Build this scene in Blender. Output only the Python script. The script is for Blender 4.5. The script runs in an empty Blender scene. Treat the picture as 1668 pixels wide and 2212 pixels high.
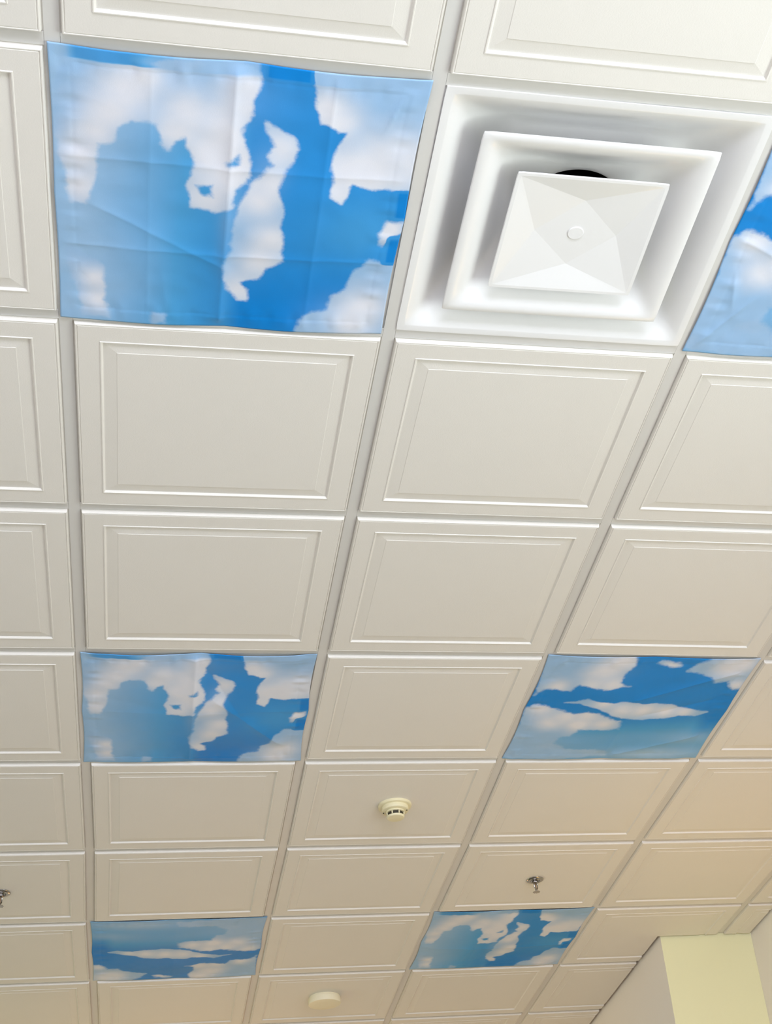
import bpy, bmesh, math, random
import numpy as np
from mathutils import Matrix, Vector

# ------------------------------------------------------------------ camera, world, lights, exposure
SC = bpy.context.scene
COL = SC.collection
H = 3.40            # height of the suspended ceiling above the floor
S = 0.61            # pitch of the ceiling grid
XW = 2.574          # right wall
XP = 2.187          # left flank of the corner pier
YP = 3.985          # front of the corner pier
XL, YB, YF = -2.6, -5.6, 8.2   # left wall, wall behind the camera, far wall

cam = bpy.data.cameras.new('camera')
cam.sensor_fit = 'HORIZONTAL'
cam.sensor_width = 36.0
cam.lens = 36.0 * 3165.197 / 1668.0
cam.shift_x = -(1057.373 - 834.0) / 1668.0
cam.clip_start = 0.02
camo = bpy.data.objects.new('camera', cam)
COL.objects.link(camo)
RT = Vector((0.975313682, -0.194358396, -0.104823831))
DN = Vector((0.031213904, 0.591267701, -0.805871081))
FW = Vector((0.218606757, 0.782705130, 0.582738162))
camo.matrix_world = Matrix((
    (RT.x, -DN.x, -FW.x, 0.187081),
    (RT.y, -DN.y, -FW.y, -1.472040),
    (RT.z, -DN.z, -FW.z, H - 1.980377),
    (0, 0, 0, 1)))
SC.camera = camo

vs = SC.view_settings
vs.view_transform = 'Standard'
vs.look = 'None'
vs.exposure = 0.0
vs.gamma = 1.0
vs.use_curve_mapping = False
SC.cycles.use_denoising = True
SC.cycles.max_bounces = 8
SC.cycles.diffuse_bounces = 5
SC.cycles.caustics_reflective = False
SC.cycles.caustics_refractive = False

world = bpy.data.worlds.new('sky')
SC.world = world
world.use_nodes = True
wb = world.node_tree.nodes['Background']
wb.inputs['Color'].default_value = (0.80, 0.90, 1.0, 1)
wb.inputs['Strength'].default_value = 0.25


def area(name, loc, direction, sx, sy, power, color):
    l = bpy.data.lights.new(name, 'AREA')
    l.shape = 'RECTANGLE'
    l.size, l.size_y = sx, sy
    l.energy = power
    l.color = color
    o = bpy.data.objects.new(name, l)
    o.location = loc
    o.rotation_euler = Vector(direction).to_track_quat('-Z', 'Z').to_euler()
    COL.objects.link(o)
    return o


# daylight through the wide window in the right wall and the one behind the viewer
area('window_daylight_right', (XW + 0.14, -0.75, 1.72), (-1, 0, 0), 3.1, 1.5, 160, (0.913, 1.0, 0.955))
area('window_daylight_rear', (0.6, YB - 0.14, 1.75), (0, 1, 0), 3.2, 1.6, 335, (0.82, 0.855, 1.0))
area('left_fill_light', (XL - 0.14, 5.6, 1.45), (1, 0, 0), 1.8, 1.3, 31, (0.90, 1.0, 0.42))  # fill light added from far left to brighten the corner flank
# unseen warm fill lights added to brighten the far half of the ceiling
area('far_fill_warm', (0.5, 6.4, 1.7), (0, -0.2, 1), 0.9, 0.9, 13, (1.0, 0.53, 0.20))
area('side_fill_warm', (2.2, 2.8, 1.7), (0, 0, 1), 0.6, 0.6, 5.8, (1.0, 0.56, 0.10))

# ------------------------------------------------------------------ helpers
# small irregularities of the hung grid at its crossings (metres)
NODE = {(0, 2): (.001, -.007), (1, 2): (.002, -.012), (2, 2): (0, -.012), (3, 2): (0, -.010), (-1, 2): (0, -.006),
        (-1, 3): (0, -.007), (0, 3): (0, -.008), (1, 3): (0, -.009), (2, 3): (0, -.009), (3, 3): (.006, -.001), (0, 1): (.001, .001), (1, 1): (.003, 0), (1, 0): (0, .003),
        (-1, 4): (0, -.006), (0, 4): (0, -.006), (1, 4): (0, -.008), (2, 4): (-.004, -.010), (3, 4): (.006, -.008), (4, 4): (.004, -.006),
        (-1, 6): (-.008, -.002), (0, 6): (-.010, -.002), (0, 7): (-.010, -.008), (-1, 7): (-.008, -.008), (1, 6): (-.005, -.003), (1, 7): (-.006, -.007),
        (2, 6): (-.006, 0), (2, 7): (-.006, -.004), (0, 8): (-.010, -.008), (1, 8): (-.006, -.006), (2, 8): (-.004, -.003)}


def node(i, j):
    return NODE.get((i, j), (0.0, 0.0))


def warp(x, y):
    a, b = x / S, y / S
    i, j = math.floor(a), math.floor(b)
    a -= i
    b -= j
    p, q, r, t = node(i, j), node(i + 1, j), node(i, j + 1), node(i + 1, j + 1)
    dx = (p[0] * (1 - a) + q[0] * a) * (1 - b) + (r[0] * (1 - a) + t[0] * a) * b
    dy = (p[1] * (1 - a) + q[1] * a) * (1 - b) + (r[1] * (1 - a) + t[1] * a) * b
    return x + dx, y + dy


def tag(o, label=None, cat=None, group=None, kind=None):
    if label:
        o['label'] = label
    if cat:
        o['category'] = cat
    if group:
        o['group'] = group
    if kind:
        o['kind'] = kind
    return o


def empty(name, loc):
    o = bpy.data.objects.new(name, None)
    o.empty_display_size = 0.1
    o.location = loc
    COL.objects.link(o)
    return o


def obj(name, bm, mat, parent=None, loc=(0, 0, 0), smooth=False, angle=None):
    me = bpy.data.meshes.new(name)
    bmesh.ops.recalc_face_normals(bm, faces=bm.faces) if angle != 'keep' else None
    bm.to_mesh(me)
    bm.free()
    for m in (mat if isinstance(mat, (list, tuple)) else [mat]):
        me.materials.append(m)
    if smooth:
        me.polygons.foreach_set('use_smooth', [True] * len(me.polygons))
        if isinstance(angle, (int, float)):
            me.set_sharp_from_angle(angle=math.radians(angle))
    o = bpy.data.objects.new(name, me)
    o.location = loc
    COL.objects.link(o)
    if parent is not None:
        o.parent = parent
    return o


def box(bm, x0, x1, y0, y1, z0, z1):
    v = [bm.verts.new((x, y, z)) for x in (x0, x1) for y in (y0, y1) for z in (z0, z1)]
    for f in ((0, 1, 3, 2), (4, 6, 7, 5), (0, 4, 5, 1), (2, 3, 7, 6), (0, 2, 6, 4), (1, 5, 7, 3)):
        bm.faces.new([v[k] for k in f])
    return v


def lathe(bm, prof, n=48, cap0=True, cap1=True, cx=0, cy=0, squash=None):
    rings = []
    for r, z in prof:
        rings.append([bm.verts.new((cx + r * math.cos(2 * math.pi * k / n), cy + r * math.sin(2 * math.pi * k / n), z)) for k in range(n)])
    for a, b in zip(rings, rings[1:]):
        for k in range(n):
            bm.faces.new((a[k], a[(k + 1) % n], b[(k + 1) % n], b[k]))
    if cap0:
        bm.faces.new(rings[0])
    if cap1:
        bm.faces.new(rings[-1])
    return rings


def tube(bm, pts, r, n=10):
    pts = [Vector(p) for p in pts]
    rings = []
    for k, p in enumerate(pts):
        d = (pts[min(k + 1, len(pts) - 1)] - pts[max(k - 1, 0)]).normalized()
        a = d.orthogonal().normalized() if abs(d.z) > 0.99 else d.cross(Vector((0, 0, 1))).normalized()
        b = d.cross(a)
        rr = r[k] if isinstance(r, (list, tuple)) else r
        rings.append([bm.verts.new(p + a * rr * math.cos(2 * math.pi * t / n) + b * rr * math.sin(2 * math.pi * t / n)) for t in range(n)])
    for a, b in zip(rings, rings[1:]):
        for t in range(n):
            bm.faces.new((a[t], a[(t + 1) % n], b[(t + 1) % n], b[t]))
    bm.faces.new(rings[0])
    bm.faces.new(rings[-1])


def rsq(h, r, n):
    """n points (n divisible by 8) on a square of half size h with corner radius r, by arc position."""
    out = []
    m = n // 4
    for s in range(4):
        c, sn = math.cos(s * math.pi / 2), math.sin(s * math.pi / 2)
        e = m // 2                      # straight share, the rest goes to the corner
        q = m - e
        pts = []
        for k in range(e):
            pts.append((h, -(h - r) + 2 * (h - r) * k / e))
        for k in range(q):
            a = math.pi / 2 * k / q
            pts.append((h - r + r * math.cos(a), h - r + r * math.sin(a)))
        for x, y in pts:
            out.append((x * c - y * sn, x * sn + y * c))
    return out


def loft(bm, prof, n=160, cap0=False, cap1=False):
    """prof: (half, corner radius, z)"""
    rings = []
    for h, r, z in prof:
        rings.append([bm.verts.new((x, y, z)) for x, y in rsq(h, min(r, h), n)])
    for a, b in zip(rings, rings[1:]):
        for k in range(n):
            bm.faces.new((a[k], a[(k + 1) % n], b[(k + 1) % n], b[k]))
    if cap0:
        bm.faces.new(rings[0])
    if cap1:
        bm.faces.new(rings[-1])
    return rings


def clip(bm, co, no):
    bmesh.ops.bisect_plane(bm, geom=bm.verts[:] + bm.edges[:] + bm.faces[:], plane_co=co, plane_no=no, clear_outer=True)


# ------------------------------------------------------------------ materials
def mat(name, color, rough=0.6, metal=0.0, bump=None, spec=0.5, mottle=None, coat=0.0):
    m = bpy.data.materials.new(name)
    m.use_nodes = True
    nt = m.node_tree
    b = nt.nodes['Principled BSDF']
    b.inputs['Base Color'].default_value = (*color, 1)
    b.inputs['Roughness'].default_value = rough
    b.inputs['Metallic'].default_value = metal
    b.inputs['Specular IOR Level'].default_value = spec
    b.inputs['Coat Weight'].default_value = coat
    b.inputs['Coat Roughness'].default_value = 0.08
    tc = nt.nodes.new('ShaderNodeTexCoord')
    if mottle:
        sc, amt = mottle
        nz = nt.nodes.new('ShaderNodeTexNoise')
        nz.inputs['Scale'].default_value = sc
        nz.inputs['Detail'].default_value = 4
        nt.links.new(tc.outputs['Object'], nz.inputs['Vector'])
        mx = nt.nodes.new('ShaderNodeMix')
        mx.data_type = 'RGBA'
        mx.inputs[6].default_value = (*[c * (1 - amt) for c in color], 1)
        mx.inputs[7].default_value = (*[min(1, c * (1 + amt)) for c in color], 1)
        nt.links.new(nz.outputs['Fac'], mx.inputs[0])
        nt.links.new(mx.outputs[2], b.inputs['Base Color'])
    if bump:
        sc, st = bump
        nz = nt.nodes.new('ShaderNodeTexNoise')
        nz.inputs['Scale'].default_value = sc
        nz.inputs['Detail'].default_value = 3
        nt.links.new(tc.outputs['Object'], nz.inputs['Vector'])
        bp = nt.nodes.new('ShaderNodeBump')
        bp.inputs['Strength'].default_value = st
        bp.inputs['Distance'].default_value = 0.001
        nt.links.new(nz.outputs['Fac'], bp.inputs['Height'])
        nt.links.new(bp.outputs['Normal'], b.inputs['Normal'])
    return m


M_TILE = mat('tile_white', (0.79, 0.765, 0.715), 0.55, bump=(420, 0.25), mottle=(7, 0.012))
M_BAR = mat('grid_white', (0.685, 0.675, 0.65), 0.45)
M_VENT = mat('diffuser_white', (0.85, 0.85, 0.85), 0.28, coat=0.3)
M_DUCT = mat('duct_dark', (0.004, 0.004, 0.005), 0.7)
M_CREAM = mat('cream_plastic', (0.80, 0.74, 0.50), 0.4)
M_CREAM2 = mat('ivory_plastic', (0.86, 0.80, 0.60), 0.45)
M_SLOT = mat('slot_dark', (0.05, 0.045, 0.03), 0.7)
M_CHROME = mat('chrome', (0.40, 0.38, 0.36), 0.14, metal=1.0)
M_BULB = mat('bulb_amber', (0.28, 0.17, 0.10), 0.1)
M_WALL = mat('wall_offwhite', (0.91, 0.875, 0.84), 0.8, bump=(160, 0.2))
M_PIER = mat('wall_lime', (0.80, 0.80, 0.52), 0.8, bump=(160, 0.2))
M_FLOOR = mat("floor_grey", (0.30, 0.285, 0.26), 0.5, mottle=(3, 0.15))
M_PLENUM = mat('plenum_grey', (0.16, 0.15, 0.14), 0.9)
M_FRAME = mat('window_frame_white', (0.8, 0.8, 0.8), 0.4)


def rsq(h, r, n):
    """n points by angle on a square of half size h with corner radius r (r = h gives a circle)."""
    out = []
    for k in range(n):
        t = 2 * math.pi * k / n
        c, s = math.cos(t), math.sin(t)
        a, b = max(abs(c), abs(s)), min(abs(c), abs(s))
        d = h / a
        if b * d > h - r:
            m = h - r
            p = (a + b) * m
            q = 2 * m * m - r * r
            d = p + math.sqrt(max(0.0, p * p - q))
        out.append((c * d, s * d))
    return out


# ------------------------------------------------------------------ the room
bm = bmesh.new()
box(bm, XL - 0.2, XW + 0.2, YB - 0.2, YF + 0.2, -0.1, 0)
tag(obj('floor', bm, M_FLOOR), kind='structure')


def wall_with_opening(name, axis, pos, thick, a0, a1, o0, o1, z0, z1):
    bm = bmesh.new()
    T = H + 0.35
    for (p, q, r, t) in ((a0, o0, 0, T), (o1, a1, 0, T), (o0, o1, 0, z0), (o0, o1, z1, T)):
        if axis == 'x':
            box(bm, pos, pos + thick, p, q, r, t)
        else:
            box(bm, p, q, pos - thick, pos, r, t)
    bmesh.ops.remove_doubles(bm, verts=bm.verts, dist=1e-5)
    return tag(obj(name, bm, M_WALL), kind='structure')


WR = wall_with_opening('wall_right', 'x', XW, 0.12, YB, YF, -2.3, 0.8, 0.95, 2.5)
WR['label'] = 'off-white right wall meeting the ceiling beside the lime green corner'
wall_with_opening('wall_rear', 'y', YB, 0.12, XL, XW, -1.0, 2.2, 0.95, 2.55)
wall_with_opening('wall_left', 'x', XL - 0.12, 0.12, YB, YF, 4.7, 6.5, 0.8, 2.1)  # opening added to let in the left fill light
bm = bmesh.new()
box(bm, XL, XW, YF, YF + 0.12, 0, H + 0.35)
tag(obj('wall_far', bm, M_WALL), kind='structure')
bm = bmesh.new()
box(bm, XP, XW - 0.0005, YP, YF - 0.0005, 0.0005, H + 0.34)
o = tag(obj('wall_corner', bm, [M_WALL, M_PIER]), kind='structure')
for p in o.data.polygons:
    if p.normal.y < -0.9:
        p.material_index = 1
o['label'] = 'boxed-out corner wall with a lime green front and an off-white flank'


def window(name, axis, pos, a0, a1, z0, z1):
    bm = bmesh.new()
    w = 0.05
    bars = [(a0, a1, z0, z0 + w), (a0, a1, z1 - w, z1), (a0, a0 + w, z0, z1), (a1 - w, a1, z0, z1),
            ((a0 + a1) / 2 - w / 2, (a0 + a1) / 2 + w / 2, z0, z1)]
    for p, q, r, t in bars:
        if axis == 'x':
            box(bm, pos + 0.03, pos + 0.08, p, q, r, t)
        else:
            box(bm, p, q, pos - 0.08, pos - 0.03, r, t)
    tag(obj(name, bm, M_FRAME), kind='structure')


window('window_1', 'x', XW, -2.3, 0.8, 0.95, 2.5)
window('added_window', 'x', XL - 0.12, 4.7, 6.5, 0.8, 2.1)  # unseen frame added around the opening for the left fill
window('window_2', 'y', YB, -1.0, 2.2, 0.95, 2.55)

# wall angles at the ceiling edge
bm = bmesh.new()
box(bm, XW - 0.022, XW - 0.0003, YB, YP - 0.0003, H + 0.001, H + 0.002)
box(bm, XW - 0.0018, XW - 0.0003, YB, YP - 0.0003, H + 0.001, H + 0.03)
tag(obj('trim_1', bm, M_BAR), kind='structure')
bm = bmesh.new()
box(bm, XP - 0.02, XW - 0.023, YP - 0.022, YP - 0.0003, H + 0.001, H + 0.002)
box(bm, XP - 0.02, XW - 0.023, YP - 0.0018, YP - 0.0003, H + 0.001, H + 0.03)
tag(obj('trim_2', bm, M_BAR), kind='structure')
bm = bmesh.new()
box(bm, XP - 0.03, XP - 0.0003, YP + 0.0003, YF, H + 0.018, H + 0.019)
box(bm, XP - 0.0018, XP - 0.0003, YP + 0.0003, YF, H + 0.018, H + 0.05)
tag(obj('trim_3', bm, M_BAR), kind='structure')

# ------------------------------------------------------------------ the suspended ceiling
TILE = [(.2995, .016), (.2995, .002), (.2905, .002), (.2890, -.0064), (.2878, -.0080), (.2862, -.0080), (.2850, -.0066),
        (.2838, -.0080), (.2440, -.0080), (.2430, -.0093), (.2412, -.0093), (.2402, -.0082), (.2376, -.0050), (.2350, -.0050),
        (.2125, -.0071), (.2115, -.0079), (.2100, -.0079)]


def tile_bm(bm, i, j, local=True):
    cx, cy = (i + .5) * S, (j + .5) * S
    ox, oy = (cx, cy) if local else (0, 0)
    oz = 0 if local else H
    rings = []
    for h, z in TILE:
        rings.append([])
        for sx, sy in ((-1, -1), (1, -1), (1, 1), (-1, 1)):
            x, y = warp(cx + sx * h, cy + sy * h)
            rings[-1].append(bm.verts.new((x - ox, y - oy, z + oz)))
    for a, b in zip(rings, rings[1:]):
        for k in range(4):
            bm.faces.new((a[k], a[(k + 1) % 4], b[(k + 1) % 4], b[k]))
    bm.faces.new(rings[0])
    bm.faces.new(rings[-1])
    return cx, cy


def trim_to_room(bm, cx=0.0, cy=0.0):
    """cut away what would stick into the right wall or the corner pier"""
    clip(bm, (XW - 0.010 - cx, 0, 0), (1, 0, 0))
    X, Y = XP - 0.014, YP - 0.010
    if cx + 0.31 > X and cy + 0.31 > Y:
        g = bm.verts[:] + bm.edges[:] + bm.faces[:]
        bmesh.ops.bisect_plane(bm, geom=g, plane_co=(X - cx, 0, 0), plane_no=(1, 0, 0))
        g = bm.verts[:] + bm.edges[:] + bm.faces[:]
        bmesh.ops.bisect_plane(bm, geom=g, plane_co=(0, Y - cy, 0), plane_no=(0, 1, 0))
        bad = [f for f in bm.faces if f.calc_center_median().x + cx > X and f.calc_center_median().y + cy > Y]
        bmesh.ops.delete(bm, geom=bad, context='FACES')


LEFT = 'white ceiling tile cut by the left edge, '
TILES = {
    (-1, -1): 'corner of a white ceiling tile in the top left corner of the picture',
    (0, -1): 'white raised-panel ceiling tile on the top edge, directly above the largest cloud cloth',
    (1, -1): 'white raised-panel ceiling tile on the top edge, directly above the square air diffuser',
    (-1, 0): LEFT + 'directly left of the largest cloud cloth',
    (-1, 1): LEFT + 'below left of the largest cloud cloth',
    (0, 1): 'large white raised-panel ceiling tile directly below the largest cloud cloth',
    (1, 1): 'large white raised-panel ceiling tile directly below the square air diffuser',
    (2, 1): 'white raised-panel ceiling tile on the right edge, below the cloth cut off there',
    (-1, 2): LEFT + 'above the corner of the mid-left cloud cloth',
    (0, 2): 'white raised-panel ceiling tile directly above the mid-left creased cloud cloth',
    (1, 2): 'white raised-panel ceiling tile in the row above the two middle cloths, between them',
    (2, 2): 'white raised-panel ceiling tile directly above the mid-right cloud cloth',
    (-1, 3): LEFT + 'directly left of the mid-left creased cloud cloth',
    (1, 3): 'white raised-panel ceiling tile between the two middle cloud cloths, above the smoke detector tile',
    (3, 3): 'cream-lit ceiling tile on the right edge, directly right of the mid-right cloud cloth',
    (-1, 4): LEFT + 'above the tile with the cut-off sprinkler',
    (0, 4): 'beige-lit ceiling tile directly below the mid-left creased cloud cloth',
    (1, 4): 'ceiling tile that carries the cream smoke detector',
    (2, 4): 'peach-lit ceiling tile directly below the mid-right cloud cloth',
    (3, 4): 'peach-lit ceiling tile on the right edge, below right of the mid-right cloud cloth',
    (-1, 5): 'ceiling tile on the left edge that carries the cut-off sprinkler head',
    (0, 5): 'beige ceiling tile directly above the small streaky cloud cloth at lower left',
    (1, 5): 'beige ceiling tile directly below the smoke detector tile',
    (2, 5): 'ceiling tile that carries the whole chrome sprinkler head',
    (3, 5): 'beige ceiling tile directly right of the tile with the whole sprinkler head',
    (4, 5): 'narrow cut ceiling tile on the right edge, beside the right wall',
    (-1, 6): LEFT + 'directly left of the small streaky cloud cloth',
    (1, 6): 'peach-lit ceiling tile between the two lowest cloud cloths',
    (3, 6): 'notched ceiling tile cut around the lime green corner wall',
    (4, 6): 'narrow ceiling strip tile at the top of the lime green wall',
    (-1, 7): 'ceiling tile in the bottom left corner of the picture',
    (0, 7): 'ceiling tile directly below the small streaky cloud cloth at lower left',
    (1, 7): 'ceiling tile that carries the flat round cream detector',
    (2, 7): 'ceiling tile directly below the lowest right cloud cloth',
    (3, 7): 'narrow cut ceiling tile along the off-white flank of the corner wall',
    (1, 8): 'sliver of ceiling tile at the bottom edge, below the flat round detector tile',
    (2, 8): 'sliver of ceiling tile at the bottom edge, left of the corner wall',
    (3, 8): 'sliver of cut ceiling tile at the bottom edge, touching the corner wall flank',
}
CLOTH_CELLS = [(0, 0), (2, 0), (0, 3), (2, 3), (0, 6), (2, 6)]
VENT_CELL = (1, 0)

bm = bmesh.new()
box(bm, XL, XW, YB, YF, H + 0.34, H + 0.40)
CEIL = tag(obj('ceiling', bm, M_PLENUM), kind='structure')
CEIL['label'] = 'suspended ceiling with a white metal grid'

for (i, j), label in TILES.items():
    bm = bmesh.new()
    cx, cy = tile_bm(bm, i, j)
    trim_to_room(bm, cx, cy)
    o = obj('ceiling_tile', bm, M_TILE, loc=(cx, cy, H))
    tag(o, label, 'ceiling tile', 'white raised-panel ceiling tiles', 'thing')

# the ceiling beyond the picture, and the plain lay-in panels hidden by the cloths
I0, I1, J0, J1 = -4, 5, -6, 13
bm = bmesh.new()
for i in range(I0, I1):
    for j in range(J0, J1):
        if (i, j) in TILES or (i, j) in CLOTH_CELLS or (i, j) == VENT_CELL:
            continue
        if j >= 7 and i >= 4:
            continue
        sub = bmesh.new()
        cx, cy = tile_bm(sub, i, j)
        trim_to_room(sub, cx, cy)
        bmesh.ops.translate(sub, verts=sub.verts, vec=(cx, cy, H))
        tmp = bpy.data.meshes.new('tmp')
        sub.to_mesh(tmp)
        sub.free()
        bm.from_mesh(tmp)
        bpy.data.meshes.remove(tmp)
tag(obj('tile_field', bm, M_TILE, CEIL), kind='stuff')
for i, j in CLOTH_CELLS:
    bm = bmesh.new()
    cx, cy = (i + .5) * S, (j + .5) * S
    box(bm, cx - .2995, cx + .2995, cy - .2995, cy + .2995, H + .003, H + .012)
    obj('backing_panel', bm, M_TILE, CEIL)

FL = 0.012


def bar_seg(bm, pts, nrm):
    """inverted tee swept through pts; nrm is the sideways direction"""
    prof = [(-FL, 0), (FL, 0), (FL, .0013), (.0008, .0013), (.0008, .034), (-.0008, .034), (-.0008, .0013), (-FL, .0013)]
    rings = []
    for x, y in pts:
        rings.append([bm.verts.new((x + nrm[0] * a, y + nrm[1] * a, H + z)) for a, z in prof])
    for a, b in zip(rings, rings[1:]):
        for k in range(8):
            bm.faces.new((a[k], a[(k + 1) % 8], b[(k + 1) % 8], b[k]))
    bm.faces.new(rings[0])
    bm.faces.new(rings[-1])


for i in range(I0, I1):
    bm = bmesh.new()
    top = YP - 0.012 if i == 4 else J1 * S
    pts = [warp(i * S, j * S) for j in range(J0, J1 + 1) if j * S < top]
    if i == 4:
        pts.append((i * S, top))
    bar_seg(bm, pts, (1, 0))
    obj('main_runner', bm, M_BAR, CEIL)
shown = set()
for (i, j) in list(TILES) + CLOTH_CELLS + [VENT_CELL]:
    shown.add((i, j))
    shown.add((i, j + 1))
rest = bmesh.new()
for i in range(I0, I1):
    for j in range(J0, J1 + 1):
        if i >= 4 and j >= 7:
            continue
        a, b = warp(i * S, j * S), warp((i + 1) * S, j * S)
        lim = XW - 0.002 if j < 7 else XP - 0.014
        x0, x1 = a[0] + FL + .0004, b[0] - FL - .0004
        if x0 > lim:
            continue
        t = (min(x1, lim) - a[0]) / (b[0] - a[0])
        t0 = (x0 - a[0]) / (b[0] - a[0])
        e0 = (x0, a[1] + (b[1] - a[1]) * t0)
        e1 = (a[0] + (b[0] - a[0]) * t, a[1] + (b[1] - a[1]) * t)
        if (i, j) in shown:
            bm = bmesh.new()
            bar_seg(bm, [e0, e1], (0, 1))
            obj('cross_tee', bm, M_BAR, CEIL)
        else:
            bar_seg(rest, [e0, e1], (0, 1))
tag(obj('grid_field', rest, M_BAR, CEIL), kind='stuff')

# ------------------------------------------------------------------ the square air diffuser
cx, cy = warp((VENT_CELL[0] + .5) * S, (VENT_CELL[1] + .5) * S)
V = tag(empty('air_diffuser', (cx, cy, H)), 'square white metal ceiling air diffuser with nested plates, right of the largest cloud cloth', 'air vent')
N = 160
bm = bmesh.new()
loft(bm, [(.2990, .003, .016), (.2990, .003, .0022), (.2915, .003, .0022), (.2915, .003, -.0025), (.2790, .005, -.0025), (.2760, .006, -.0018),
          (.262, .012, .005), (.246, .02, .016), (.230, .03, .029), (.216, .045, .042), (.204, .052, .053), (.194, .056, .061), (.184, .058, .067), (.176, .060, .0698), (.171, .062, .0705),
          (.150, .10, .0705), (.128, .128, .0715), (.124, .124, .078), (.122, .122, .20)], N)
obj('back_pan', bm, M_VENT, V, smooth=True, angle=32)
bm = bmesh.new()
lathe(bm, [(.1255, .075), (.1255, .33), (.1225, .33), (.1225, .081)], 64, False, False)
f = lathe(bm, [(.1250, .325), (.02, .326)], 64, True, True)
obj('duct', bm, M_DUCT, V, smooth=True, angle=40)
bm = bmesh.new()
up = [(.214, .004, -.0100), (.2145, .004, -.0140), (.2130, .004, -.0148), (.2020, .006, -.0145), (.192, .010, -.0120), (.178, .018, -.0040), (.163, .03, .0080),
      (.150, .045, .0200), (.138, .06, .0300), (.124, .080, .0385), (.110, .095, .0440), (.101, .101, .0475), (.096, .096, .0530), (.0955, .0955, .0600)]
dn = [(h - .0014 if k > 1 else h, r, z + .0016) for k, (h, r, z) in enumerate(up)]
dn = [(.0970, .0970, .0600)] + [(h + .0010, min(r + .001, h), z + .0016) for h, r, z in reversed(up[1:-1])]
loft(bm, up + dn + [up[0]], N)
bmesh.ops.remove_doubles(bm, verts=bm.verts, dist=1e-6)
MC = obj('middle_cone', bm, M_VENT, V, smooth=True, angle=38)
bm = bmesh.new()
h = .1395
D = .078
edge = rsq(h, .004, N)
rim = [bm.verts.new((x, y, -.0215)) for x, y in edge]
rim2 = [bm.verts.new((x, y, -.0180)) for x, y in rsq(h + .0004, .004, N)]
inn = [bm.verts.new((x, y, -.0213)) for x, y in rsq(h - .006, .004, N)]
for a, b in ((rim2, rim), (rim, inn)):
    for k in range(N):
        bm.faces.new((a[k], a[(k + 1) % N], b[(k + 1) % N], b[k]))
# dished face: a flat diamond in the middle, folded out to the straight rim
dia = [bm.verts.new((D * math.cos(t * math.pi / 2), D * math.sin(t * math.pi / 2), -.0095)) for t in range(4)]
bm.faces.new(dia)
q = N // 4
for t in range(4):
    a0 = (t * q - N // 8) % N
    seg = [inn[(a0 + k) % N] for k in range(q + 1)]
    for k in range(q):
        bm.faces.new((dia[t], seg[k], seg[k + 1]))
    bm.faces.new((dia[t], seg[-1], dia[(t + 1) % 4]))
back = [bm.verts.new((x, y, -.0060)) for x, y in rsq(h - .05, .02, N)]
for k in range(N):
    bm.faces.new((rim2[k], rim2[(k + 1) % N], back[(k + 1) % N], back[k]))
bm.faces.new(back)
FP = obj('face_plate', bm, M_VENT, V, smooth=True, angle=4)
bm = bmesh.new()
lathe(bm, [(.0148, -.0080), (.0148, -.0109), (.0141, -.0115)], 40)
obj('screw_cap', bm, M_VENT, FP, smooth=True, angle=40)
for sx in (-1, 1):
    for sy in (-1, 1):
        bm = bmesh.new()
        tube(bm, [(sx * .122, sy * .122, .0705), (sx * .125, sy * .125, .038)], .003, 8)
        obj('hanger_rod', bm, M_VENT, V)
bm = bmesh.new()
for a in range(2):
    c, s = math.cos(a * math.pi / 2 + .6), math.sin(a * math.pi / 2 + .6)
    tube(bm, [(-c * .098, -s * .098, .056), (0, 0, .058), (c * .098, s * .098, .056)], .003, 8)
tube(bm, [(0, 0, .058), (0, 0, -.0062)], .005, 10)
obj('centre_bracket', bm, M_DUCT, V)

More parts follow.
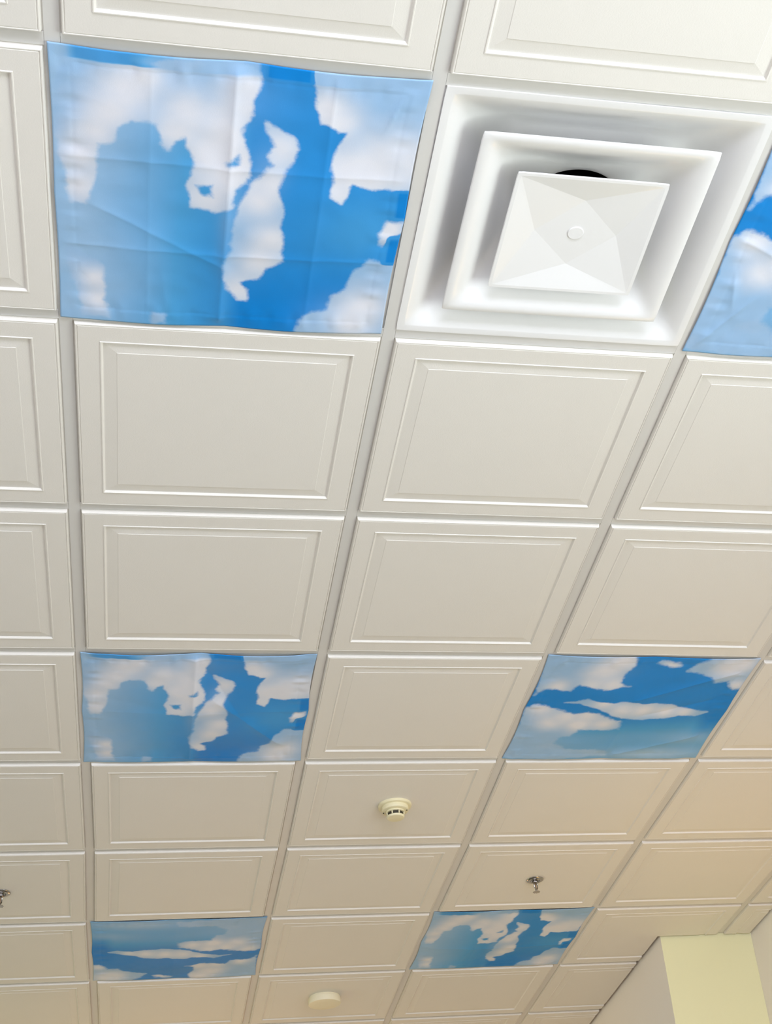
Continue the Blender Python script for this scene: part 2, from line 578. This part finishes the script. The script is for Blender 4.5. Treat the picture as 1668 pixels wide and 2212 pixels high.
# ------------------------------------------------------------------ cloud cloths
CLOUDS_A=[([[0.03,0.534],[0.069,0.535],[0.088,0.493],[0.1,0.417],[0.101,0.359],[0.105,0.316],[0.148,0.302],[0.163,0.254],[0.195,0.228],[0.234,0.221],[0.263,0.229],[0.276,0.256],[0.278,0.293],[0.293,0.315],[0.314,0.289],[0.339,0.267],[0.344,0.3],[0.363,0.331],[0.358,0.38],[0.352,0.43],[0.358,0.516],[0.427,0.516],[0.481,0.501],[0.478,0.465],[0.493,0.428],[0.517,0.386],[0.518,0.323],[0.506,0.273],[0.489,0.238],[0.491,0.21],[0.513,0.167],[0.517,0.113],[0.529,0.081],[0.526,0.038],[0.513,0.006],[0.466,0.005],[0.3,0.01],[0.218,0.011],[0.15,0.015],[0.062,0.034],[0.01,0.082],[-0.007,0.188],[-0.005,0.324],[0.013,0.417]],0.05),([[0.555,0.194],[0.592,0.203],[0.623,0.232],[0.642,0.277],[0.635,0.321],[0.618,0.346],[0.613,0.376],[0.598,0.422],[0.613,0.461],[0.627,0.495],[0.62,0.548],[0.63,0.6],[0.628,0.643],[0.637,0.702],[0.58,0.741],[0.571,0.781],[0.52,0.803],[0.54,0.83],[0.537,0.882],[0.512,0.879],[0.486,0.852],[0.467,0.791],[0.464,0.724],[0.483,0.657],[0.483,0.582],[0.49,0.509],[0.509,0.447],[0.543,0.384],[0.58,0.336],[0.563,0.304],[0.579,0.274],[0.562,0.239]],0.05),([[0.654,0.019],[0.676,0.06],[0.689,0.124],[0.699,0.182],[0.721,0.18],[0.75,0.209],[0.772,0.206],[0.756,0.264],[0.745,0.333],[0.758,0.381],[0.753,0.436],[0.786,0.459],[0.804,0.416],[0.812,0.385],[0.869,0.404],[0.909,0.39],[0.931,0.403],[0.989,0.399],[1.026,0.068],[1.018,-0.019],[0.968,-0.056],[0.653,-0.023]],0.045),([[0.697,0.97],[0.714,0.932],[0.786,0.896],[0.797,0.847],[0.842,0.802],[0.852,0.744],[0.901,0.677],[0.926,0.68],[1.01,0.695],[1.034,1.06],[0.703,1.088]],0.06),([[0.911,0.572],[0.932,0.522],[0.976,0.523],[0.977,0.582],[0.942,0.623],[0.921,0.614]],0.05),([[0.019,0.702],[0.057,0.731],[0.114,0.77],[0.118,0.826],[0.113,0.913],[0.132,0.988],[0.051,0.989],[0.037,0.89],[0.009,0.78]],0.055),([[0.258,0.947],[0.295,0.962],[0.296,0.992],[0.263,0.992]],0.06)]
HOLES_A=[([[0.367,0.429],[0.423,0.418],[0.421,0.468],[0.387,0.462]],0.05),([[0.445,0.341],[0.484,0.308],[0.487,0.342],[0.457,0.355]],0.06)]
WHITE_A=[[0.177,0.11,0.09],[0.226,0.074,0.06],[0.142,0.198,0.09],[0.099,0.275,0.07],[0.065,0.363,0.08],[0.059,0.471,0.08],[0.34,0.175,0.09],[0.31,0.252,0.07],[0.45,0.227,0.1],[0.419,0.325,0.1],[0.406,0.475,0.1],[0.467,0.393,0.08],[0.09,0.828,0.06],[0.097,0.914,0.06],[0.497,0.085,0.08],[0.487,0.138,0.07],[0.502,0.335,0.06],[0.598,0.277,0.08],[0.581,0.399,0.08],[0.549,0.468,0.07],[0.598,0.613,0.08],[0.566,0.714,0.09],[0.513,0.832,0.08],[0.711,0.126,0.08],[0.746,0.172,0.07],[0.782,0.329,0.1],[0.861,0.345,0.13],[0.911,0.291,0.1],[0.956,0.286,0.1],[0.775,0.429,0.07],[0.903,0.891,0.1],[0.94,0.553,0.06],[0.877,0.954,0.08]]
CLOUDS_B=[([[-0.015,-0.034],[0.406,-0.022],[0.421,0.085],[0.395,0.128],[0.391,0.224],[0.448,0.261],[0.39,0.276],[0.331,0.292],[0.264,0.27],[0.206,0.256],[0.175,0.316],[0.094,0.301],[0.042,0.309],[0.012,0.362]],0.06),([[0.177,0.422],[0.276,0.38],[0.329,0.401],[0.413,0.418],[0.47,0.394],[0.547,0.413],[0.618,0.409],[0.695,0.424],[0.743,0.451],[0.78,0.463],[0.826,0.479],[0.9,0.506],[0.854,0.542],[0.768,0.531],[0.694,0.555],[0.6,0.571],[0.552,0.571],[0.482,0.555],[0.433,0.523],[0.385,0.492],[0.329,0.46],[0.258,0.43]],0.045),([[0.005,0.485],[0.029,0.454],[0.108,0.461],[0.198,0.508],[0.25,0.524],[0.307,0.5],[0.367,0.515],[0.438,0.571],[0.487,0.587],[0.501,0.669],[0.436,0.685],[0.401,0.677],[0.306,0.685],[0.282,0.751],[0.221,0.767],[0.22,0.834],[0.29,0.886],[0.495,0.905],[0.509,0.958],[0.236,1.007],[-0.0,0.987],[-0.011,0.935],[0.001,0.524]],0.07),([[0.524,0.043],[0.592,0.089],[0.64,0.07],[0.616,0.041],[0.533,0.023]],0.07),([[0.688,0.11],[0.71,0.044],[0.779,-0.007],[1.02,-0.012],[1.011,0.278],[0.968,0.293],[0.916,0.213],[0.856,0.223],[0.805,0.167],[0.746,0.131]],0.07)]
WHITE_B=[[0.369,0.036,0.1],[0.296,0.13,0.11],[0.366,0.246,0.08],[0.258,0.248,0.07],[0.104,0.279,0.07],[0.366,0.421,0.06],[0.468,0.476,0.08],[0.573,0.475,0.08],[0.691,0.491,0.07],[0.783,0.498,0.06],[0.083,0.485,0.08],[0.21,0.555,0.08],[0.317,0.539,0.07],[0.419,0.62,0.08],[0.294,0.636,0.07],[0.878,0.077,0.1],[0.93,0.048,0.09],[0.968,0.248,0.06],[0.592,0.065,0.05],[0.145,0.619,0.08],[0.918,0.874,0.06]]



def vnoise(x, y, seed):
    rs = np.random.RandomState(seed)
    g = rs.rand(64, 64)
    xi, yi = np.floor(x).astype(int), np.floor(y).astype(int)
    fx, fy = x - xi, y - yi
    fx, fy = fx * fx * (3 - 2 * fx), fy * fy * (3 - 2 * fy)
    a, b = g[xi % 64, yi % 64], g[(xi + 1) % 64, yi % 64]
    c, d = g[xi % 64, (yi + 1) % 64], g[(xi + 1) % 64, (yi + 1) % 64]
    return (a * (1 - fx) + b * fx) * (1 - fy) + (c * (1 - fx) + d * fx) * fy - .5


def sdf(u, v, poly):
    p = np.array(poly)
    d = np.full(u.shape, 9.0)
    ins = np.zeros(u.shape, bool)
    for k in range(len(p)):
        a, b = p[k], p[(k + 1) % len(p)]
        e = b - a
        wx, wy = u - a[0], v - a[1]
        t = np.clip((wx * e[0] + wy * e[1]) / (e @ e + 1e-12), 0, 1)
        d = np.minimum(d, (wx - t * e[0]) ** 2 + (wy - t * e[1]) ** 2)
        if a[1] != b[1]:
            c = (a[1] > v) != (b[1] > v)
            ins ^= c & (u < (b[0] - a[0]) * (v - a[1]) / (b[1] - a[1]) + a[0])
    return np.where(ins, 1, -1) * np.sqrt(d)


def sstep(x, a, b):
    t = np.clip((x - a) / (b - a), 0, 1)
    return t * t * (3 - 2 * t)


def cloud_field(u, v, clouds, holes, white):
    c = np.zeros(u.shape)
    for poly, w in clouds:
        c = np.maximum(c, np.clip(.5 + sdf(u, v, poly) / (2 * w), 0, 1))
    for poly, w in holes:
        c = np.minimum(c, 1 - np.clip(.5 + sdf(u, v, poly) / (2 * w), 0, .85))
    g = np.zeros(u.shape)
    for x, y, r in white:
        g = g + (1 - g) * np.exp(-(((u - x) ** 2 + (v - y) ** 2) / (.72 * r * r)))
    return c, g


def blob(u, v, x, y, rx, ry):
    return np.exp(-(((u - x) / rx) ** 2 + ((v - y) / ry) ** 2))


def print_a(u, v):
    """sky print with the tall clouds: cloud, whiteness, depth of blue, haze"""
    c, g = cloud_field(u, v, CLOUDS_A, HOLES_A, WHITE_A)
    left = .22 + .42 * sstep(u, .08, .5) + .10 * sstep(v, .45, .8) * sstep(u, .25, .45)
    right = .84 + .16 * sstep(v, .6, .95) - .22 * blob(u, v, .86, .56, .14, .14)
    b = left + (right - left) * sstep(u, .47, .53)
    hz = .50 * (1 - sstep(u, .0, .22)) + .45 * blob(u, v, .10, .25, .18, .28) + .45 * blob(u, v, .28, .10, .22, .12) + .35 * blob(u, v, .12, .80, .14, .22)
    hz = hz + .25 * blob(u, v, .47, .55, .03, .2) + .30 * blob(u, v, .54, .55, .05, .15) + .25 * blob(u, v, .57, .35, .05, .08) + .3 * blob(u, v, .84, .95, .1, .1)
    top = (1 - sstep(v, .040, .048))
    dark = top * (sstep(u, .01, .06) * (1 - sstep(u + .06 * vnoise(u * 9, v * 40, 5), .18, .33)) + sstep(u, .53, .55) * (1 - sstep(u, .655, .675)))
    lav = top * sstep(u, .26, .40) * (1 - sstep(u, .52, .53))
    patch = sstep(u, .93, .955) * (sstep(v, .395, .41) * (1 - sstep(v, .50, .515)) + sstep(v, .56, .60) * (1 - sstep(v, .68, .70)))
    c = c * (1 - patch) * (1 - .8 * dark)
    hz = np.clip(hz + .5 * lav, 0, .8) * (1 - patch) * (1 - .85 * dark)
    b = np.maximum(np.maximum(b, patch), dark * (.70 + .3 * sstep(u, .5, .54)))
    g = np.clip(g - .5 * top, 0, 1)
    return c, g, b, hz


def print_b(u, v):
    """sky print with the long thin clouds"""
    c, g = cloud_field(u, v, CLOUDS_B, [], WHITE_B)
    b = .95 - .62 * sstep(v + .10 * (u - .5), .50, .78) + .35 * sstep(u, .86, .95) * sstep(v, .3, .5) * (1 - sstep(v, .72, .85))
    hz = .45 * blob(u, v, .02, .85, .3, .2) + .80 * blob(u, v, .78, .95, .30, .07) + .45 * blob(u, v, .93, .77, .16, .06) + .3 * blob(u, v, .15, .12, .2, .1)
    return c, g, np.clip(b, 0, 1), np.clip(hz, 0, .8)


def cloth_material():
    m = bpy.data.materials.new('cloud_print')
    m.use_nodes = True
    nt = m.node_tree
    L = nt.links
    b = nt.nodes['Principled BSDF']
    at = nt.nodes.new('ShaderNodeAttribute')
    at.attribute_name = 'print'
    sep = nt.nodes.new('ShaderNodeSeparateColor')
    L.new(at.outputs['Color'], sep.inputs[0])
    uv = nt.nodes.new('ShaderNodeUVMap')
    n1 = nt.nodes.new('ShaderNodeTexNoise')
    n1.inputs['Scale'].default_value = 13
    n1.inputs['Detail'].default_value = 9
    n1.inputs['Roughness'].default_value = .62
    L.new(uv.outputs[0], n1.inputs['Vector'])
    ma = nt.nodes.new('ShaderNodeMath')
    ma.operation = 'MULTIPLY_ADD'
    ma.inputs[1].default_value = .50
    ma.inputs[2].default_value = -.25
    L.new(n1.outputs['Fac'], ma.inputs[0])
    ad = nt.nodes.new('ShaderNodeMath')
    ad.operation = 'ADD'
    L.new(sep.outputs[0], ad.inputs[0])
    L.new(ma.outputs[0], ad.inputs[1])
    mr = nt.nodes.new('ShaderNodeMapRange')
    mr.interpolation_type = 'SMOOTHSTEP'
    mr.inputs['From Min'].default_value = .40
    mr.inputs['From Max'].default_value = .58
    L.new(ad.outputs[0], mr.inputs['Value'])
    # sky tint by depth
    ramp = nt.nodes.new('ShaderNodeValToRGB')
    e = ramp.color_ramp.elements
    e[0].position = 0
    e[0].color = (.27, .48, .74, 1)
    e[1].position = 1
    e[1].color = (.003, .225, .66, 1)
    k = ramp.color_ramp.elements.new(.5)
    k.color = (.07, .36, .72, 1)
    L.new(sep.outputs[2], ramp.inputs['Fac'])
    n2 = nt.nodes.new('ShaderNodeTexNoise')
    n2.inputs['Scale'].default_value = 5
    n2.inputs['Detail'].default_value = 5
    L.new(uv.outputs[0], n2.inputs['Vector'])
    a2 = nt.nodes.new('ShaderNodeMath')
    a2.operation = 'MULTIPLY_ADD'
    a2.inputs[1].default_value = .8
    a2.inputs[2].default_value = -.4
    L.new(n2.outputs['Fac'], a2.inputs[0])
    a3 = nt.nodes.new('ShaderNodeMath')
    a3.operation = 'ADD'
    a3.use_clamp = True
    L.new(sep.outputs[1], a3.inputs[0])
    L.new(a2.outputs[0], a3.inputs[1])
    cl = nt.nodes.new('ShaderNodeMix')
    cl.data_type = 'RGBA'
    cl.inputs[6].default_value = (.33, .525, .78, 1)
    cl.inputs[7].default_value = (.76, .78, .86, 1)
    L.new(a3.outputs[0], cl.inputs[0])
    hm = nt.nodes.new('ShaderNodeMix')
    hm.data_type = 'RGBA'
    hm.inputs[7].default_value = (.40, .58, .80, 1)
    hn = nt.nodes.new('ShaderNodeMath')
    hn.operation = 'MULTIPLY'
    ha = nt.nodes.new('ShaderNodeMath')
    ha.operation = 'ADD'
    ha.inputs[1].default_value = .5
    L.new(n2.outputs['Fac'], ha.inputs[0])
    L.new(ha.outputs[0], hn.inputs[0])
    L.new(at.outputs['Alpha'], hn.inputs[1])
    L.new(hn.outputs[0], hm.inputs[0])
    L.new(ramp.outputs[0], hm.inputs[6])
    mx = nt.nodes.new('ShaderNodeMix')
    mx.data_type = 'RGBA'
    L.new(mr.outputs[0], mx.inputs[0])
    L.new(hm.outputs[2], mx.inputs[6])
    L.new(cl.outputs[2], mx.inputs[7])
    L.new(mx.outputs[2], b.inputs['Base Color'])
    b.inputs['Roughness'].default_value = .48
    b.inputs['Specular IOR Level'].default_value = .16
    # fine weave
    wv = nt.nodes.new('ShaderNodeTexNoise')
    wv.inputs['Scale'].default_value = 260
    L.new(uv.outputs[0], wv.inputs['Vector'])
    bp = nt.nodes.new('ShaderNodeBump')
    bp.inputs['Strength'].default_value = .12
    bp.inputs['Distance'].default_value = .001
    L.new(wv.outputs['Fac'], bp.inputs['Height'])
    L.new(bp.outputs[0], b.inputs['Normal'])
    return m


M_CLOTH = cloth_material()


def tent(x, c, w):
    return np.exp(-np.abs(x - c) / w)


def cloth(cell, design, label, seed, turn=False, folds=(), bow=(.004, .004, .005, .004), sag=.006, wrinkle=.0035, drag=(), corners=((0, 0), (0, 0), (0, 0), (0, 0))):
    n = 200
    t = np.linspace(0, 1, n + 1)
    U, Vv = np.meshgrid(t, t, indexing='xy')
    u, v = U.ravel(), Vv.ravel()
    (ax, ay), (bx, by), (fx, fy), (gx, gy) = corners     # near left, near right, far left, far right
    ox = (ax * (1 - u) + bx * u) * (1 - v) + (fx * (1 - u) + gx * u) * v
    oy = (ay * (1 - u) + by * u) * (1 - v) + (fy * (1 - u) + gy * u) * v
    pu, pv = (1 - u, 1 - v) if turn else (u + ox / S, v + oy / S)
    c, g, b, hz = print_a(pu, pv) if design == 'a' else print_b(pu, pv)
    # downward relief
    rim = np.minimum(np.minimum(u, 1 - u), np.minimum(v, 1 - v))
    w = .0030 + sag * np.sin(np.pi * u) * np.sin(np.pi * v)
    for axis, pos, amp, width in folds:
        q = u if axis == 'u' else v
        w = w + amp * tent(q, pos, width) * sstep(rim, 0, .05)
    free = .35 + .65 * sstep(rim, 0, .12)
    w = w + wrinkle * free * (vnoise(u * 4 + 3, v * 4, seed) + .55 * vnoise(u * 9, v * 7 + 5, seed + 1) + .25 * vnoise(u * 22, v * 18, seed + 2))
    for (x0, y0, x1, y1, amp, width) in drag:      # pulled creases between two points
        ex, ey = x1 - x0, y1 - y0
        ln = math.hypot(ex, ey)
        s = ((u - x0) * ex + (v - y0) * ey) / ln
        d = np.abs((u - x0) * ey - (v - y0) * ex) / ln
        w = w + amp * np.exp(-d / width) * sstep(s, -.02, .08) * (1 - sstep(s, ln - .08, ln + .02))
    # doubled hem with its seam, puckered along the top
    w = w + .0004 * (1 - sstep(rim, .046, .056)) - .0004 * np.exp(-((rim - .052) / .006) ** 2)
    pk = vnoise(u * 38, v * 3, seed + 7) * np.exp(-((np.minimum(v, 1 - v) - .05) / .03) ** 2) + vnoise(u * 3, v * 34, seed + 8) * np.exp(-((np.minimum(u, 1 - u) - .05) / .03) ** 2)
    w = w + .0030 * pk
    # edges pull in between the magnets at the corners and mid sides
    al, ar, an, af = bow
    su, sv = np.abs(np.sin(2 * np.pi * u)), np.abs(np.sin(2 * np.pi * v))
    x = u * S + al * sv * (1 - sstep(u, 0, .3)) - ar * sv * sstep(u, .7, 1)
    y = v * S + an * su * (1 - sstep(v, 0, .3)) - af * su * sstep(v, .7, 1)
    edge = .003 * vnoise(u * 6, v * 6, seed + 11)
    y = y + edge * sstep(v, .8, 1)
    w = w + .004 * (su * sstep(v, .85, 1) + .7 * su * (1 - sstep(v, 0, .15)))
    w = np.maximum(w, .0026)
    cx, cy = (cell[0] + .5) * S, (cell[1] + .5) * S
    co = np.empty((len(u), 3))
    for k in range(len(u)):
        X, Y = warp(cell[0] * S + x[k] + ox[k], cell[1] * S + y[k] + oy[k])
        co[k] = (X - cx, Y - cy, -w[k])
    idx = np.arange((n + 1) * (n + 1)).reshape(n + 1, n + 1)
    front = np.stack([idx[:-1, :-1].ravel(), idx[1:, :-1].ravel(), idx[1:, 1:].ravel(), idx[:-1, 1:].ravel()], 1)   # normal faces down
    # turned-up edge gives the cloth a thickness
    loop = np.concatenate([idx[0, :-1], idx[:-1, -1], idx[-1, :0:-1], idx[:0:-1, 0]])
    up = co[loop] + np.array([0, 0, .0012])
    m0 = len(co)
    allco = np.concatenate([co, up])
    k = np.arange(len(loop))
    k2 = (k + 1) % len(loop)
    side = np.stack([loop[k], loop[k2], m0 + k2, m0 + k], 1)
    faces = np.concatenate([front, side])
    me = bpy.data.meshes.new('cloud_cloth')
    me.vertices.add(len(allco))
    me.vertices.foreach_set('co', allco.ravel())
    me.loops.add(faces.size)
    me.loops.foreach_set('vertex_index', faces.ravel())
    me.polygons.add(len(faces))
    me.polygons.foreach_set('loop_start', np.arange(0, faces.size, 4))
    me.polygons.foreach_set('use_smooth', [True] * len(faces))
    me.update(calc_edges=True)
    a = me.attributes.new('print', 'FLOAT_COLOR', 'POINT')
    rgba = np.ones((len(allco), 4), dtype=np.float32)
    P = np.stack([c, g, b, hz], 1)
    rgba[:m0] = P
    rgba[m0:] = P[loop]
    a.data.foreach_set('color', rgba.ravel())
    uvl = me.uv_layers.new(name='UVMap')
    q = np.stack([pu, pv], 1)
    q = np.concatenate([q, q[loop]])
    uvl.data.foreach_set('uv', q[faces.ravel()].astype(np.float32).ravel())
    me.materials.append(M_CLOTH)
    o = bpy.data.objects.new('cloud_cloth', me)
    o.location = (cx, cy, H)
    COL.objects.link(o)
    return tag(o, label, 'cloth panel', 'cloud-print cloths under the ceiling')


FA = [('u', .481, .0065, .022), ('v', .36, .0013, .014), ('v', .69, .0015, .014), ('u', .26, .0014, .014), ('u', .745, .0026, .016)]
cloth((0, 0), 'a', 'largest cloud-print cloth, creased down its middle, left of the square air diffuser', 3, folds=FA,
      bow=(.002, .004, .005, -.003), drag=[(.08, .52, .50, .75, .0022, .02), (.30, .74, .32, .97, .0015, .02), (.93, .06, .90, .20, .003, .008)],
      wrinkle=.0048, corners=((-.008, .003), (-.010, .002), (-.009, .003), (-.016, .000)))
cloth((2, 0), 'b', 'blue cloud-print cloth cut off by the right edge, beside the air diffuser', 17, bow=(.004, .004, .004, .002), wrinkle=.006,
      drag=[(.0, .47, .3, .60, .003, .02), (.02, .98, .16, .72, .004, .012), (.05, .60, .10, .80, .003, .01)])
cloth((0, 3), 'a', 'creased cloud-print cloth at middle left with a deep blue right half', 29, folds=[('u', .481, .008, .035), ('v', .5, .001, .03)],
      bow=(.004, .006, .010, .004), sag=.010, drag=[(.55, .35, .92, .85, .006, .05), (.52, .10, .72, .60, -.004, .05)],
      corners=((-.001, .008), (-.013, .008), (-.006, .003), (0, .003)))
cloth((2, 3), 'b', 'cloud-print cloth at middle right with a long thin cloud across it', 41, bow=(.006, .004, .003, .003), sag=.008,
      drag=[(.48, .40, .98, .10, .004, .03), (.55, .55, .98, .35, -.003, .03), (.50, .97, .98, .72, .004, .04), (.52, .60, .50, .99, .002, .02)])
cloth((0, 6), 'b', 'small cloud-print cloth at lower left with streaky upside-down clouds', 53, turn=True, bow=(.004, .006, .002, .002), sag=.012,
      folds=[('u', .48, .002, .05)])
cloth((2, 6), 'a', 'small cloud-print cloth at lower right, nearest the lime green corner wall', 67, folds=[('v', .62, .002, .03), ('u', .36, .002, .03)],
      bow=(.006, .006, .003, .010), sag=.008, drag=[(.36, .4, .30, .98, .003, .02)])

# ------------------------------------------------------------------ smoke detector, flat detector, sprinklers
TZ = H - .0079


def at_cell(i, j, dx=0, dy=0):
    return warp((i + .5 + dx) * S, (j + .5 + dy) * S)


x, y = at_cell(1, 4, .03, -.01)
SD = tag(empty('smoke_detector', (x, y, TZ)), 'cream stepped smoke detector with dark slots round its chamber', 'smoke detector')
bm = bmesh.new()
lathe(bm, [(.052, 0), (.0525, -.004), (.0518, -.0075), (.050, -.0085), (.044, -.0088)], 64)
obj('mounting_base', bm, M_CREAM, SD, smooth=True, angle=35)
bm = bmesh.new()
lathe(bm, [(.0425, -.0088), (.0425, -.019), (.0415, -.0215), (.039, -.0228), (.033, -.0232), (.030, -.0235)], 64)
obj('body', bm, M_CREAM, SD, smooth=True, angle=35)
bm = bmesh.new()
lathe(bm, [(.0235, -.0232), (.0235, -.044)], 48)
obj('inner_chamber', bm, M_SLOT, SD, smooth=True, angle=35)
bm = bmesh.new()
lathe(bm, [(.0300, -.0232), (.0297, -.0285), (.0240, -.0285)], 64, True, False)
lathe(bm, [(.0240, -.0395), (.0284, -.0395), (.0278, -.0425), (.0255, -.0450), (.020, -.0462)], 64, False, True)
for k in range(8):
    a = 2 * math.pi * (k + .35) / 8
    for d in (-.07, .07):
        pass
    pts = [(.0286 * math.cos(a), .0286 * math.sin(a), -.0298), (.0280 * math.cos(a), .0280 * math.sin(a), -.0388)]
    tube(bm, pts, .0022, 8)
obj('slotted_cage', bm, M_CREAM, SD, smooth=True, angle=35)
for a in (-.35, 2.9):
    bm = bmesh.new()
    lathe(bm, [(.0022, -.0215), (.0022, -.0245), (.0012, -.0252)], 16, cx=.037 * math.cos(a), cy=.037 * math.sin(a))
    obj('indicator_light', bm, M_SLOT, SD, smooth=True, angle=40)

x, y = at_cell(1, 7, -.01, -.04)
FD = tag(empty('flat_detector', (x, y, TZ)), 'flat round cream ceiling detector near the bottom edge', 'detector')
bm = bmesh.new()
lathe(bm, [(.062, 0), (.062, -.004), (.060, -.005)], 64)
obj('base_plate', bm, M_CREAM2, FD, smooth=True, angle=35)
bm = bmesh.new()
lathe(bm, [(.060, -.003), (.0655, -.006), (.0665, -.010), (.0665, -.0285), (.0655, -.0305), (.0630, -.0312), (.03, -.0316)], 64)
obj('cover', bm, M_CREAM2, FD, smooth=True, angle=35)


def sprinkler(cell, dx, dy, label, rot):
    x, y = at_cell(cell[0], cell[1], dx, dy)
    sp = tag(empty('sprinkler_head', (x, y, TZ)), label, 'sprinkler', 'chrome fire sprinkler heads')
    sp.rotation_euler = (0, 0, rot)
    bm = bmesh.new()
    lathe(bm, [(.0300, .0004), (.0310, -.0010), (.0302, -.0030), (.0270, -.0046), (.0200, -.0052), (.0165, -.0040), (.0150, .0006)], 56, False, False)
    obj('escutcheon', bm, M_CHROME, sp, smooth=True, angle=50)
    bm = bmesh.new()
    lathe(bm, [(.0090, .004), (.0090, -.0080), (.0110, -.0090), (.0110, -.0135), (.0075, -.0150), (.004, -.0155)], 6)
    obj('body', bm, M_CHROME, sp)
    bm = bmesh.new()
    for s in (-1, 1):
        tube(bm, [(s * .0085, 0, -.012), (s * .0115, 0, -.019), (s * .0105, 0, -.028), (s * .0045, 0, -.037), (s * .001, 0, -.0405)], [.0028, .0027, .0025, .0026, .0028], 8)
    lathe(bm, [(.0020, -.0365), (.0042, -.0385), (.0042, -.0425), (.0026, -.0455)], 16)
    obj('frame_arms', bm, M_CHROME, sp, smooth=True, angle=45)
    bm = bmesh.new()
    tube(bm, [(0, 0, -.0150), (0, 0, -.0200), (0, 0, -.0300), (0, 0, -.0368)], [.0016, .0022, .0022, .0014], 10)
    obj('glass_bulb', bm, M_BULB, sp, smooth=True)
    bm = bmesh.new()
    m = 48
    r1 = [.0130 if (k // 2) % 3 else .0085 for k in range(m)]
    lo = [bm.verts.new((r1[k] * math.cos(2 * math.pi * k / m), r1[k] * math.sin(2 * math.pi * k / m), -.0468)) for k in range(m)]
    hi = [bm.verts.new((r1[k] * math.cos(2 * math.pi * k / m), r1[k] * math.sin(2 * math.pi * k / m), -.0456)) for k in range(m)]
    bm.faces.new(lo)
    bm.faces.new(hi)
    for k in range(m):
        bm.faces.new((lo[k], lo[(k + 1) % m], hi[(k + 1) % m], hi[k]))
    obj('deflector', bm, M_CHROME, sp)


sprinkler((2, 5), .01, .015, 'whole chrome fire sprinkler head above the lowest right cloud cloth', .8)
sprinkler((-1, 5), .034, .02, 'chrome fire sprinkler head cut off by the left edge', 1.2)
